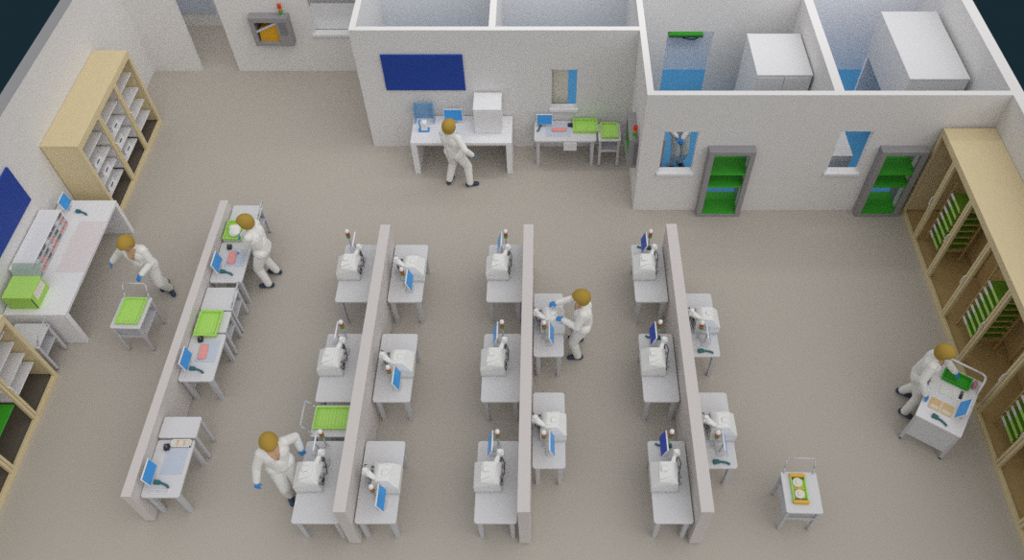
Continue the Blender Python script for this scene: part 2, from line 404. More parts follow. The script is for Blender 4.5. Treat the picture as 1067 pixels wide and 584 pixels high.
def keyboard(label, loc, rz=0):
    t = thing('keyboard', label, 'keyboard', loc, rz)
    MB().box(-.15,.15,-.04,.04,0,.018,.005).build('case', M['white'], t)
    mb = MB()
    for i in range(11):
        for j in range(3): mb.box(-.142+i*.026,-.12+i*.026,-.033+j*.022,-.015+j*.022,.018,.024)
    mb.build('keys', M['table'], t)
def pink_pad(label, x0, x1, y0, y1, z, rz=0, m='pink'):
    t = thing('folded_cloth', label, 'cloth', ((x0+x1)/2,(y0+y1)/2,z), rz)
    w, d = (x1-x0)/2, (y1-y0)/2
    MB().slab(-w,w,-d,d,0,.014,.04,.005).build('lower_fold', M[m], t)
    MB().slab(-w+.008,w-.004,-d+.01,d-.02,.014,.026,.035,.005).build('upper_fold', M[m], t)
for nm, y0, y1, pink in (('farthest', 8.68, 9.62, True), ('middle', 6.66, 7.58, True), ('nearest', 4.69, 5.62, False)):
    pre = 'leftmost partition'
    t = thing('assembly_table', 'white assembly table, %s of three along the %s' % (nm, pre), 'table', (-5.95, y0, 0), group='assembly tables')
    table_parts(t, .57, y1-y0, .70)
    z = .70
    small_monitor('blue tablet monitor on the %s table of the %s' % (nm, pre), (-5.84, y0+.31, z), PI)['group'] = 'tablet monitors'
    work_mat('pale blue work mat on the %s table of the %s' % (nm, pre), -5.76, -5.44, y0+.36, y0+.78, z)
    tape_dispenser('small black tool block on the %s table of the %s' % (nm, pre), (-5.77, y0+.79, z+.0), .2)
    keyboard('slim white keyboard at the near end of the %s table of the %s' % (nm, pre), (-5.68, y0+.09, z))
    place(proto_scan, scanners, 'teal handheld scanner lying on the %s table of the %s' % (nm, pre), (-5.80, y0+.23, z), -PI/2-.1, 'handheld scanners')
    if pink: pink_pad('folded pink cloth on the %s table of the %s' % (nm, pre), -5.74, -5.60, y0+.40, y0+.70, z+.0095, .06)
    else: cream_tray('cream parts tray at the far end of the nearest table of the leftmost partition', -5.72, -5.42, y0+.80, y0+.92, z)

# ------------------------------------------------------------------ left bench
ZB = .86
t = thing('workbench', 'long white bench along the left wall', 'bench', (-9.18, 7.86, 0))
LBW, LBL = 1.06, 2.66
MB().box(0, LBW, 0, LBL, ZB-.07, ZB, .006).build('benchtop', M['white'], t)
for y in (0, LBL-.09): MB().box(.0, LBW, y, y+.09, 0, ZB-.07, .006).build('end_panel', M['white'], t)
MB().box(0, .03, .09, LBL-.09, .35, ZB-.07).build('back_panel', M['white'], t)
t = thing('bench_mat', 'thin pinkish white work surface laid on the left bench', 'mat', (-8.62, 8.78, ZB))
MB().slab(0,.49,0,1.2,0,.006,.01,.002).build('mat_sheet', M['pinkwhite'], t)
MB().box(.49,.494,.01,1.19,0,.010).box(0,.004,.01,1.19,0,.010).build('edge_strip', M['white'], t)
t = thing('bin_hutch', 'white hutch with three rows of small pink and grey trays on left bench', 'hutch', (-9.17, 8.56, ZB))
HL, HHt = 1.38, .34
MB().box(0,.38,0,.02,0,HHt,.003).box(0,.38,HL-.02,HL,0,HHt,.003).box(0,.02,.02,HL-.02,0,HHt,.003).build('side', M['white'], t)
MB().box(-.0,.385,-.004,HL+.004,HHt,HHt+.018,.003).build('top', M['white'], t)
MB().box(.02,.26,.02,HL-.02,0,HHt,.003).build('filler', M['rack'], t)
for z in (.003, .115, .227): MB().box(.26,.38,.02,HL-.02,z-.003,z+.003).build('tier_shelf', M['table'], t)
NB = 9; PB = (HL-.04)/NB
ords = ('first','second','third','fourth','fifth','sixth','seventh','eighth','ninth')
def mk_small(content):
    t = thing('parts_bin', '', 'tray')
    MB().box(0,.11,.004,.010,0,.085).box(0,.11,PB-.010,PB-.004,0,.085).box(0,.006,.01,PB-.01,0,.085).box(.104,.11,.01,PB-.01,0,.045).box(0,.11,.01,PB-.01,0,.004).build('bin_shell', M['leg'], t)
    MB().hull([(.008,.014,.006),(.106,.014,.006),(.106,PB-.014,.006),(.008,PB-.014,.006),(.01,.016,.09),(.112,.02,.05),(.112,PB-.02,.05),(.01,PB-.016,.09)],.004,1).build('contents', M[content], t)
    return t
pb = {'pink': (mk_small('pink'), []), 'midgrey': (mk_small('midgrey'), []), 'table': (mk_small('table'), [])}
for tier, tn in ((0,'bottom'),(1,'middle'),(2,'top')):
    for r in range(NB):
        kind = {0: ('pink','pink','midgrey'), 1: ('midgrey','pink','table'), 2: ('table','midgrey','midgrey')}[tier][(r+tier)%3]
        p, u = pb[kind]
        cname = {'pink':'pink','midgrey':'dark grey','table':'pale grey'}[kind]
        place(p, u, '%s parts tray, %s row of bench hutch, %s from far end' % (cname, tn, ords[r]), (-9.17+.265, 8.56+.02+(NB-1-r)*PB, ZB+(.006,.118,.230)[tier]), 0, 'small trays in the bench hutch')
small_monitor('blue tablet monitor at the far end of the left bench', (-8.93, 10.30, ZB), PI, w=.26, h=.23)
place(proto_scan, scanners, 'teal handheld scanner at the far end of the left bench', (-8.76, 10.22, ZB), -PI/2-.15, 'handheld scanners')
t = thing('green_box', 'tall green plastic box with smoky lid on the near end of the left bench', 'box', (-9.08, 7.98, ZB))
mb = MB().box(0,.48,0,.012,0,.30,.003).box(0,.48,.458,.47,0,.30,.003).box(0,.012,.012,.458,0,.30,.003).box(.468,.48,.012,.458,0,.30,.003)
mb.build('wall', M['greendk'], t)
MB().slab(0,.48,0,.47,.295,.315,.02,.004).build('top', M['green'], t)
MB().box(.479,.484,.10,.42,.12,.28).build('label_panel', M['cream'], t, label='pale label panel')
MB().box(.476,.486,-.003,.010,.04,.27).build('slot', M['dark'], t)
lid = MB().box(-.01,.49,0,.012,0,.22,.004); lid.rot(Matrix.Translation((0,.47,.31)) @ Matrix.Rotation(math.radians(-50),4,'X')); lid.build('lid', M['clear'], t)

def flat_board(label, loc, rz, w, h, m, name='wall_screen', cat='screen'):
    t = thing(name, label, cat, loc, rz)
    MB().box(-w/2,w/2,-.02,.02,0,h,.004).build('casing', M['board'], t)
    MB().box(-w/2+.012,w/2-.012,-.023,-.019,.012,h-.012).build('display', m, t)
flat_board('dark blue board on the left wall over the bench', (XL+.022, 8.95, 1.50), PI/2, 1.95, .80, M['board'])
flat_board('wide dark blue board on the back wall over the white bench', (-2.40, Y2-.022, 1.53), 0, 1.58, .84, M['board'])

# ------------------------------------------------------------------ wooden cabinets
def cabinet(label, loc, L, D, Hc, divs, shelves, facing, bottom='wooddk'):
    """local: open front on +x at x=D, back at x=0, length along y"""
    t = thing('wooden_cabinet', label, 'cabinet', loc)
    P = lambda mb: mb if facing > 0 else mb.rot(Matrix.Diagonal((-1,1,1,1)))
    def b(mb, name, m, par=t):
        mb = P(mb)
        if facing < 0: bmesh.ops.reverse_faces(mb.bm, faces=list(mb.bm.faces))
        return mb.build(name, m, par)
    b(MB().box(0,D,0,L,Hc-.05,Hc,.004), 'top_panel', M['wood'])
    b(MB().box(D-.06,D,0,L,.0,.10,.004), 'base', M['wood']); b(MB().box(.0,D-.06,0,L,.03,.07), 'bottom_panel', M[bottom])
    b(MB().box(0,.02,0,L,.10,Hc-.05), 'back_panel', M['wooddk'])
    for y in (0, L-.04): b(MB().box(.02,D-.06,y,y+.04,.10,Hc-.05), 'end_panel', M['wood'])
    b(MB().box(D-.06,D,0,L,Hc-.14,Hc-.05,.004), 'top_rail', M['wood'])
    for y in (0, L-.07): b(MB().box(D-.06,D,y,y+.07,.10,Hc-.14,.004), 'stile', M['wood'])
    for y in divs:
        for s in (-1, 1):
            st = b(MB().box(D-.06,D,y+(0.006 if s>0 else -.056),y+(.056 if s>0 else -.006),.10,Hc-.14,.004), 'stile', M['wood'])
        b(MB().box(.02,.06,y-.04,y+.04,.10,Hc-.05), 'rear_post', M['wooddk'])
        z = (Hc)/2
        b(MB().tube([(D-.005,y+.03,z-.10),(D+.03,y+.03,z-.085),(D+.035,y+.03,z),(D+.03,y+.03,z+.085),(D-.005,y+.03,z+.10)],.010,8), 'handle', M['white'])
    for (y0, y1, z, x0, x1, m) in shelves:
        b(MB().box(x0,x1,y0,y1,z-.025,z,.003), 'shelf', M[m])
    return t
LCY, LCL = 10.88, 2.84
bays = [0.04, .98, 1.90, 2.80]
sh = []
for k in range(3):
    for z in (.40,.71,1.02,1.40): sh.append((bays[k]+.03, bays[k+1]-.03, z, .02, .60, 'white'))
cabinet('pale wooden cabinet with white shelves against the far left wall', (XL+.005, LCY, 0), LCL, .70, 1.89, bays[1:3], sh, 1, 'woodshade')
k = 0
boxp = None; bxu = []
def make_white_box():
    t = thing('shelf_box', '', 'box')
    MB().box(0,.34,0,.30,0,.11,.006).build('box_body', M['white'], t)
    MB().box(-.006,.346,-.006,.306,.095,.125,.004).build('lid', M['table'], t)
    MB().box(.341,.35,.09,.21,.035,.055).build('grip', M['dark'], t)
    return t
boxp = make_white_box()
for bay, nm in ((0,'nearest'),(1,'middle')):
    for zi, z in enumerate((.40,.71,1.02)):
        place(boxp, bxu, 'white lidded box on %s shelf, %s bay of the far left wooden cabinet' % (('lowest','second','third')[zi], nm), (XL+.21, LCY+bays[bay]+.28+.1*((zi+bay)%2), z), 0, 'white boxes on the cabinet shelves')
LNY, LNL = 3.55, 3.65
lb = [LNL-.04, LNL-.86, LNL-1.80, LNL-2.72, .04]
sh = []
for z in (.54,.82,1.15,1.45): sh.append((lb[1]+.03, lb[0]-.03, z, .02, .66, 'white'))
sh.append((lb[2]+.03, lb[1]-.06, .62, .02, .72, 'rackgreen')); sh.append((lb[2]+.03, lb[1]-.03, 1.45, .02, .30, 'white'))
sh.append((lb[3]+.03, lb[2]-.03, .62, .02, .72, 'white'))
cabinet('pale wooden cabinet with a green shelf at the left edge, near the bench', (XL+.005, LNY, 0), LNL, .80, 1.80, lb[1:4], sh, 1, 'woodshade')
RCY, RCL = 3.52, 7.5
rd = [d-RCY for d in (10.25, 9.33, 8.40, 7.44, 6.46, 5.49, 4.50)]
cabinet('long pale wooden cabinet of green trays along the right wall', (XR-.005, RCY, 0), RCL, .94, 2.2, rd, [], -1)
def make_tray():
    t = thing('slotted_tray', '', 'tray')
    MB().box(0,.52,0,.44,0,.035,.004).build('tray_body', M['traygreen'], t)
    MB().box(-.012,.003,.0,.44,-.005,.055,.003).build('front_edge', M['green'], t)
    MB().box(-.016,-.003,.27,.43,.0,.06,.003).build('tag_plate', M['white'], t)
    for y in (-.02, .44): MB().box(-.016,.52,y,y+.02,-.005,.012,.002).build('runner', M['tan'], t)
    return t
tp = make_tray(); tu = []
TW = ('lowest','second lowest','third lowest','middle','third highest','second highest','topmost')
for yc, nm in ((9.92,'farthest'),(7.92,'middle'),(5.95,'nearest')):
    t = thing('tray_trolley', '%s wooden trolley of green trays inside the right cabinet' % nm, 'trolley', (7.31, yc-.26, .10), 0, 'tray trolleys')
    for x in (.03, .50):
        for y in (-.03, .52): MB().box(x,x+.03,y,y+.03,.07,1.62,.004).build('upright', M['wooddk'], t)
    for y in (-.03, .52):
        for z in (.30, 1.59): MB().box(.06,.50,y,y+.03,z,z+.03).build('crossbar', M['wooddk'], t)
    MB().box(.5,.53,.0,.52,1.59,1.62).build('crossbar', M['wooddk'], t)
    for x in (.045,.515):
        for y in (-.015,.535): MB().cyl((x,y-.012,.035),(x,y+.012,.035),.035,n=12).build('caster', M['wooddk'], t)
    for k in range(7):
        place(tp, tu, 'green tray, %s of seven on the %s trolley in the right cabinet' % (TW[k], nm), (7.325, yc-.22, .40+k*.168), 0, 'green trays in the right cabinet')

# ------------------------------------------------------------------ pass-through racks
def rack(label, loc, rz, W=.86, D=.62, Hr=1.74):
    t = thing('pass_through_rack', label, 'rack', loc, rz)
    w = .10
    MB().box(0,W,0,D,0,.07,.004).build('base', M['rack'], t)
    MB().box(0,W,0,D,Hr-.09,Hr,.004).build('top', M['rack'], t)
    for x in (0, W-w): MB().box(x,x+w,0,.06,.07,Hr-.09,.004).build('upright', M['rack'], t)
    for x in (0, W-.03): MB().box(x,x+.03,.06,D,.07,Hr-.09).build('side_panel', M['rack'], t)
    for z in (.10, .84, 1.17): 
        s = MB().box(.03,W-.03,.03,D-.02,z-.03,z,.003).build('shelf', M['rackgreen'], t)
        MB().box(.04,W-.04,.02,.035,z-.035,z+.008,.002).build('shelf_lip', M['rackgreen'], s)
    return t
rack('grey pass-through rack with green shelves left, between the two windows', (3.0, 10.88, 0), 0)
rack('grey pass-through rack with green shelves beside the right wooden cabinet', (6.17, 10.88, 0), 0)
t = thing('wall_hatch', 'grey hatch unit with green inside, through the wall beside the back table cart', 'hatch', (1.58, 11.40, .85))
HX, HY, HZ = .68, .80, .72
MB().box(0,HX,0,.05,0,HZ,.004).box(0,HX,HY-.05,HY,0,HZ,.004).box(0,HX,.05,HY-.05,0,.06,.004).box(0,HX,.05,HY-.05,HZ-.07,HZ,.004).build('housing', M['rack'], t)
MB().box(.03,HX-.03,.05,HY-.05,.06,.10,.002).build('green_shelf', M['rackgreen'], t); MB().box(.03,HX-.03,.05,HY-.05,.36,.39,.002).build('green_shelf', M['rackgreen'], t)
MB().box(.10,.55,-.006,.0,.08,.64,.002).build('side_cover', M['midgrey'], t)
def wall_tower(label, loc):
    t = thing('signal_tower', label, 'signal light', loc, 0, 'signal lights')
    MB().cyl((0,0,0),(0,0,.05),.03,n=14).build('tower_base', M['leg'], t)
    MB().cyl((0,0,.05),(0,0,.14),.045,n=16).build('green_lamp', M['lampgreen'], t)
    MB().cyl((0,0,.142),(0,0,.20),.045,n=16).build('amber_lamp', M['lampamber'], t)
    MB().cyl((0,0,.202),(0,0,.27),.045,n=16).build('red_lamp', M['red'], t)
wall_tower('red and green signal light at the wall corner by the cart', (1.675, 11.48, 1.57))
wall_tower('red and green signal light seen through the left room window', (2.17, 11.48, 1.57))
# hatch of amber light in the back wall
t = thing('wall_oven', 'grey wall hatch with amber inside beside the doorway', 'hatch', (-6.52, 15.30, .84))
W, Hh, D = .86, .72, .55
mb = MB().box(0,.10,0,D,0,Hh,.004).box(.58,W,0,D,0,Hh,.004).box(.10,.58,0,D,0,.10,.004).box(.10,.58,0,D,Hh-.12,Hh,.004)
mb.build('housing', M['rack'], t)
MB().box(.10,.58,D-.03,D,.10,Hh-.12).build('rear_panel', M['dark'], t)
MB().hull([(.14,.05,.10),(.58,.05,.10),(.58,.05,.56),(.16,.05,.40),(.14,D-.04,.10),(.58,D-.04,.10),(.58,D-.04,.56),(.16,D-.04,.40)]).build('amber_block', M['amber'], t)
MB().hull([(.10,.02,.33),(.10,.02,.38),(.58,.02,.60),(.58,.02,.55),(.10,.05,.33),(.10,.05,.38),(.58,.05,.60),(.58,.05,.55)]).build('door_bar', M['leg'], t)
MB().box(.64,.80,-.012,.004,.30,.62,.004).build('control_panel', M['midgrey'], t)
wall_tower('red and green signal light on top of the grey wall hatch by the doorway', (-5.78, 15.40, 1.56))

# ------------------------------------------------------------------ back benches
t = thing('workbench', 'white bench under the wide dark blue board', 'bench', (-2.73, 12.10, 0))
MB().box(0,2.04,0,.82,ZB-.07,ZB,.006).build('benchtop', M['white'], t)
for x in (0, 1.92): MB().box(x,x+.12,0,.82,0,ZB-.07,.006).build('end_panel', M['white'], t)
small_monitor('blue monitor on the white bench under the dark blue board', (-1.89, 12.72, ZB), PI/2, w=.36, h=.25, lean=8)
t = thing('bench_cabinet', 'white box standing on the right end of the back bench', 'box', (-1.44, 12.38, ZB))
MB().box(0,.55,0,.52,0,.60,.008).build('box_body', M['white'], t); MB().box(-.005,.555,-.005,.525,.60,.62,.005).build('top', M['white'], t)
MB().box(.02,.53,-.006,.0,.03,.57,.002).build('front_panel', M['white'], t)
t = thing('acrylic_shield', 'pale blue clear shield at the left end of the back bench', 'shield', (-2.68, 12.66, ZB))
MB().box(0,.40,.16,.172,0,.42,.003).box(0,.012,.0,.16,0,.42,.003).box(.388,.40,.0,.16,0,.42,.003).build('shield_panel', M['acryl'], t)
MB().box(-.01,.41,.155,.18,0,.02).build('foot_rail', M['white'], t)
t = thing('dispenser', 'white spouted dispenser on blue base in front of the pale blue shield', 'dispenser', (-2.48, 12.48, ZB))
MB().slab(-.11,.11,-.07,.07,0,.02,.03,.003).build('base', M['screen'], t)
MB().hull([(-.06,-.06,.03),(.08,-.06,.03),(.08,.06,.03),(-.06,.06,.03),(-.03,-.04,.22),(.07,-.04,.20),(.07,.05,.24),(-.03,.05,.24)],.015).build('body', M['machine'], t)
MB().tube([(-.05,0,.06),(-.08,0,.12),(-.08,0,.24),(-.05,0,.27)],.014,8).build('spout', M['screen'], t, True)
t = thing('assembly_table', 'white table with drawer under the tall cream window', 'table', (-.24, 12.29, 0))
table_parts(t, 1.27, .62, .74)
d = MB().box(.60,.87,-.012,.40,.48,.70,.006).build('drawer', M['white'], t)
MB().box(.69,.78,-.03,-.012,.60,.62,.004).build('handle', M['leg'], d)
small_monitor('blue tablet monitor on the table under the cream window', (-.03, 12.74, .74), PI/2, w=.30, h=.22, lean=8)
work_mat('pale blue work mat on the table under the cream window', .0, .50, 12.42, 12.84, .74)
pink_pad('folded pink cloth on the table under the cream window', .12, .42, 12.55, 12.68, .7495)
tape_dispenser('small black tool block beside the green tray on the back table', (.50, 12.74, .74), PI/2)
tote(.48, .36, 'green tray on the right end of the table under the cream window', (.57, 12.52, .74), 0, .08)
place(proto_scan, scanners, 'teal handheld scanner on the table under the cream window', (-.12, 12.80, .74), PI, 'handheld scanners')
make_cart(.46, .52, .74, None, 'small white cart with shelf and green tray at the right end of the back table', (1.07, 12.30, 0))
tote(.33, .42, 'green tray on the small cart at the right end of the back table', (1.135, 12.36, .74), 0, .06)

# ------------------------------------------------------------------ inside the rooms
t = thing('cream_locker', 'tall cream locker with a green edge behind the back wall window', 'locker', (-.25, 13.22, .012))
MB().box(0,.70,0,.45,0,2.2,.006).build('body', M['cream'], t)
MB().box(.33,.365,-.012,.0,.05,2.1,.003).build('edge_strip', M['rackgreen'], t)
MB().box(.40,.67,-.01,.0,.05,2.1,.003).build('door', M['cream'], t)
def white_unit(label, x0, x1, y0, y1, z1, name='storage_unit'):
    t = thing(name, label, 'cabinet', (x0, y0, .012))
    w, d = x1-x0, y1-y0
    MB().box(0,w,0,d,.05,z1,.006).build('body', M['unit'], t)
    MB().box(-.008,w+.008,-.008,d+.008,z1,z1+.025,.004).build('top', M['unit'], t)
    MB().box(.03,w-.03,.03,d-.03,0,.05).build('plinth', M['leg'], t)
    n = max(1, int(round(w/.5)))
    for k in range(n):
        dd = MB().box(k*w/n+.01,(k+1)*w/n-.01,-.018,0,.08,z1-.03,.004).build('door', M['unit'], t)
        MB().box((k+1)*w/n-.06,(k+1)*w/n-.045,-.032,-.018,z1*.45,z1*.55).build('handle', M['leg'], dd)
white_unit('tall white cabinet in the left blue-floored room beside its partition', 3.95, 4.98, 12.25, 13.52, 2.38)
white_unit('low white cabinet seen through the right room window', 5.25, 6.13, 11.84, 13.1, .72)
t = thing('overhead_cabinet', 'big white cabinet raised on end panels in the right blue-floored room', 'cabinet', (6.86, 12.3, .012))
MB().box(0,1.12,0,2.15,1.28,2.24,.01).build('body', M['unit'], t)
MB().box(-.01,1.13,-.01,2.16,2.24,2.28,.006).build('top', M['unit'], t)
for y in (.05, 2.03): MB().box(.02,1.1,y,y+.08,0,1.28,.006).build('end_panel', M['lilac'], t)
MB().box(.95,1.02,-.03,.0,1.95,2.05,.006).build('handle', M['leg'], t)
t = thing('wall_shelf', 'green wall shelf on a dark bracket, seen through the inner doorway', 'shelf', (2.76, YB-.16, 1.03))
MB().box(0,.76,0,.16,0,.05,.004).build('board', M['rackgreen'], t)
MB().box(.0,.76,-.005,.155,-.02,0,.003).build('rail', M['dark'], t); MB().tube([(.22,.02,-.01),(.5,.12,-.16),(.60,.12,-.16),(.68,.02,-.01)],.014,8).build('bracket', M['dark'], t)
white_unit('white cabinet behind the window in the back wall', -5.5, -4.0, 15.72, 16.7, .98)
t = thing('wall_panel', 'pale blue grey panel on the corridor wall beyond the doorway', 'panel', (-8.60, Y1+1.78-.03, .36))
MB().box(-.52,.52,0,.028,0,1.1,.01).build('panel_board', M['mat'], t); MB().box(-.50,-.44,-.02,0,.2,1.05,.004).build('side_strip', M['midgrey'], t)

# ------------------------------------------------------------------ right worker's rotated bench
BX, BY, BR = 5.74, 6.0, math.radians(-34)
t = thing('mobile_bench', 'white mobile bench turned askew in front of the right cabinet', 'bench', (BX, BY, 0), BR)
bw, bd, bh = .71, 1.17, .80
MB().slab(0,bw,0,bd,bh-.04,bh,.03).build('benchtop', M['white'], t)
MB().box(.05,bw-.05,.01,.03,.22,bh-.04,.004).build('end_panel', M['table'], t)
MB().box(bw-.03,bw-.01,.05,bd-.05,.22,bh-.04,.004).build('side_panel', M['table'], t)
for x in (.005,bw-.055):
    for y in (.005,bd-.055):
        g = MB().box(x,x+.05,y,y+.05,.05,bh-.04,.006).build('leg', M['leg'], t); MB().cyl((x+.025,y+.025,0),(x+.025,y+.025,.05),.02,n=12).build('foot', M['dark'], g)
MB().tube([(.03,bd-.03,bh-.02),(.03,bd-.02,bh+.12),(.06,bd-.01,bh+.2),(bw-.09,bd-.01,bh+.2),(bw-.03,bd-.05,bh+.2),(bw-.02,bd-.12,bh+.18),(bw-.02,bd-.30,bh-.02)],.018,10).build('guard_rail', M['white'], t, True)
BM = Matrix.Translation((BX,BY,bh)) @ Matrix.Rotation(BR,4,'Z')
def on_bench(lx, ly, dz=0): v = BM @ Vector((lx,ly,dz)); return (v.x, v.y, v.z)
tote(.41, .22, 'narrow green tray at the far end of the askew mobile bench', on_bench(.13,.86), BR, .07, 'rackgreen')
t = thing('rose_bundle', 'rose coloured cloth bundle beside the green tray on the mobile bench', 'cloth', on_bench(.60,1.0), BR)
MB().ball((0,0,.05),.06,3,(.55,1.3,.8)).ball((0,.05,.06),.045,2,(.6,1,.8)).build('bundle', M['pinkdk'], t, True); MB().ball((0,-.02,.09),.035,2,(.6,1.4,.6)).build('fold', M['pinkdk'], t, True)
t = thing('instruction_sheet', 'white card with green dot in the middle of the mobile bench', 'card', on_bench(.17,.60), BR)
MB().box(0,.40,0,.22,0,.012,.003).build('card_sheet', M['suit'], t)
MB().cyl((.10,.12,.006),(.10,.12,.0085),.018,n=14).build('dot', M['lampgreen'], t); MB().box(.2,.23,.12,.15,.006,.0085).build('mark', M['tan'], t)
t = thing('handset', 'dark handset lying on the white card of the mobile bench', 'handset', on_bench(.46,.65,.007), BR)
MB().hull([(0,0,0),(.05,0,0),(0,.15,0),(.05,.15,0),(.005,.005,.03),(.045,.005,.03),(.005,.145,.035),(.045,.145,.035)],.006).build('body', M['dark'], t); MB().box(.01,.04,.08,.13,.034,.037).build('display', M['midgrey'], t)
for k, x in enumerate((.11, .30)):
    t = thing('tan_card', '%s tan card on the near half of the mobile bench' % ('left' if k == 0 else 'right'), 'card', on_bench(x,.24), BR, 'tan cards')
    MB().box(0,.17,0,.22,0,.008,.002).build('card_sheet', M['tan'], t); MB().box(.02,.15,.03,.09,.008,.011).build('slot', M['cream'], t)
small_monitor('slanted blue tablet on the right side of the mobile bench', on_bench(.56,.38), BR, w=.32, h=.22, lean=25)
place(proto_scan, scanners, 'teal handheld scanner on the near end of the mobile bench', on_bench(.22,.12), BR-PI/2, 'handheld scanners')

# ------------------------------------------------------------------ people
def capsule(bm, p0, p1, r0, r1, n=12):
    t = MB(); t.bm.free(); t.bm = bm
    t.cyl(p0, p1, r0, r1, n); t.ball(p0, r0, 2); t.ball(p1, r1, 2)
def ik(a, b, l1, l2, pole):
    a = Vector(a); b = Vector(b); d = b-a; L = min(d.length, l1+l2-.005); d.normalize(); b = a+d*L
    x = (l1*l1-l2*l2+L*L)/(2*L); h = math.sqrt(max(l1*l1-x*x, 0))
    p = Vector(pole); p = p-d*p.dot(d)
    if p.length < 1e-5: p = Vector((0,0,1))-d*d.z
    return a+d*x+p.normalized()*h, b
def person(label, base, facing, hands, feet, lean=(0,0), head_dir=None, pelvis_z=.92, bent=.0, head_down=.3):
    """facing: angle of the forward direction; hands: (right, left) world points; feet: (right, left) (x, y, toe angle, lift)"""
    bx, by = base
    F = Vector((math.cos(facing), math.sin(facing), 0)); R = Vector((F.y, -F.x, 0)); U = Vector((0,0,1))
    root = thing('person', label, 'person', (bx, by, 0))
    pel = Vector((0,0,pelvis_z)); up = (U+F*bent+Vector((lean[0],lean[1],0))).normalized()
    fw = (F-up*F.dot(up)).normalized()
    spine = pel+up*.20; chest = pel+up*.38; neck = pel+up*.53; hc = pel+up*.60+(U*.6+up*.4).normalized()*.075+fw*.03*(1+head_down)
    hf = Vector((math.cos(head_dir), math.sin(head_dir), 0)) if head_dir is not None else F
    hf = (hf-U*head_down).normalized(); hu = (U+Vector((hf.x,hf.y,0)).normalized()*head_down).normalized(); hu = (hu-hf*hu.dot(hf)).normalized(); hr = hf.cross(hu)
    caps = []
    def C(reg, p0, p1, r0, r1):
        g = 1.12 if reg == 'suit' else 1.0
        caps.append((reg, Vector(p0), Vector(p1), r0*g, r1*g))
    hipR, hipL = pel+R*.09-U*.03, pel-R*.09-U*.03
    C('suit', hipR+U*.02, hipL+U*.02, .112, .112); C('suit', pel, spine, .135, .135)
    C('suit', spine+R*.05, chest+R*.075, .115, .125); C('suit', spine-R*.05, chest-R*.075, .115, .125)
    shR, shL = chest+up*.09+R*.165, chest+up*.09-R*.165
    C('suit', shR, shL, .068, .068); C('suit', chest+up*.05, neck, .10, .07)
    C('head', neck-up*.01, hc-hu*.03, .056, .054)
    C('head', hc+hu*.025-hf*.012, hc+hu*.025+hf*.012, .092, .092); C('head', hc-hu*.02+hf*.015, hc-hu*.075+hf*.045, .075, .045)
    C('head', hc+hf*.095+hu*.005, hc+hf*.112-hu*.025, .010, .015)
    for s in (1,-1): C('head', hc+hr*s*.090+hu*.015, hc+hr*s*.092-hu*.02, .016, .012)
    for s, sh, tgt in ((1, shR, hands[0]), (-1, shL, hands[1])):
        tgt = Vector(tgt)-Vector((bx,by,0))
        el, wr = ik(sh, tgt, .285, .255, R*s*.7-F*.5-U*.6)
        C('suit', sh, el, .066, .052); C('suit', el, wr, .052, .042)
        d = (wr-el).normalized(); d = (d+F*.25+Vector((0,0,-.1))).normalized()
        side = d.cross(U); side = side.normalized() if side.length > .1 else R*s
        nrm = side.cross(d).normalized()
        if nrm.z < 0: nrm = -nrm
        inner = -R*s; sd = side if side.dot(inner) > 0 else -side      # thumb side points inwards
        pal = wr+d*.085
        for o in (-.027, -.009, .009, .027): C('hand', wr+d*.02+sd*o*.6, pal+sd*o, .017, .015)
        for o, ln in ((.034,.070),(.0115,.080),(-.0115,.074),(-.034,.058)):
            k0 = pal+sd*o; k1 = k0+(d+sd*o*3).normalized()*ln*.5-nrm*.008; k2 = k1+(d*.8+sd*o*3-nrm*.55).normalized()*ln*.5
            C('hand', k0, k1, .0100, .0092); C('hand', k1, k2, .0092, .0080)
        t0 = wr+d*.03+sd*.02; t1 = t0+(d*.6+sd*.8).normalized()*.04; t2 = t1+(d*.9+sd*.35-nrm*.3).normalized()*.032
        C('hand', t0, t1, .0125, .011); C('hand', t1, t2, .011, .0092)
    for s, hip, (fx, fy, ta, lift) in ((1, hipR, feet[0]), (-1, hipL, feet[1])):
        T = Vector((math.cos(ta), math.sin(ta), 0))
        an = Vector((fx-bx, fy-by, .085+lift)); kn, an = ik(hip, an, .43, .42, F+T*.4)
        C('suit', hip, kn, .098, .072); C('suit', kn, an+U*.02, .072, .056)
        tilt = -U*.9*lift
        C('foot', an-T*.055-U*.035, an+T*.05-U*.038, .046, .046); C('foot', an+T*.05-U*.038, an+T*.145-U*.044+tilt, .046, .040)
        C('foot', an+U*.01, an-U*.03, .045, .045)
    bm = bmesh.new()
    for _, p0, p1, r0, r1 in caps: capsule(bm, p0, p1, r0, r1)
    me = bpy.data.meshes.new('body_src'); bm.to_mesh(me); bm.free()
    tmp = bpy.data.objects.new('body_src', me); COL.objects.link(tmp)
    md = tmp.modifiers.new('r', 'REMESH'); md.mode = 'VOXEL'; md.voxel_size = .0065
    sm = tmp.modifiers.new('s', 'SMOOTH'); sm.factor = .5; sm.iterations = 3
    dg = bpy.context.evaluated_depsgraph_get(); dg.update()
    bme = bpy.data.meshes.new_from_object(tmp.evaluated_get(dg)); bpy.data.objects.remove(tmp); bpy.data.meshes.remove(me)
    bme.name = 'body'; body = bpy.data.objects.new('body', bme); COL.objects.link(body); body.parent = root
    bme.materials.clear(); bme.materials.append(M['skin'])
    for p in bme.polygons: p.use_smooth = True
    n = len(bme.vertices); co = np.empty(n*3); bme.vertices.foreach_get('co', co); co = co.reshape(-1,3)
    nv = np.empty(n*3); bme.vertex_normals.foreach_get('vector', nv); nv = nv.reshape(-1,3)
    best = np.full(n, 1e9); reg = np.zeros(n, int); side = np.zeros(n, int); names = ['suit','head','hand','foot']
    cidx = {'hand': 0, 'foot': 0}
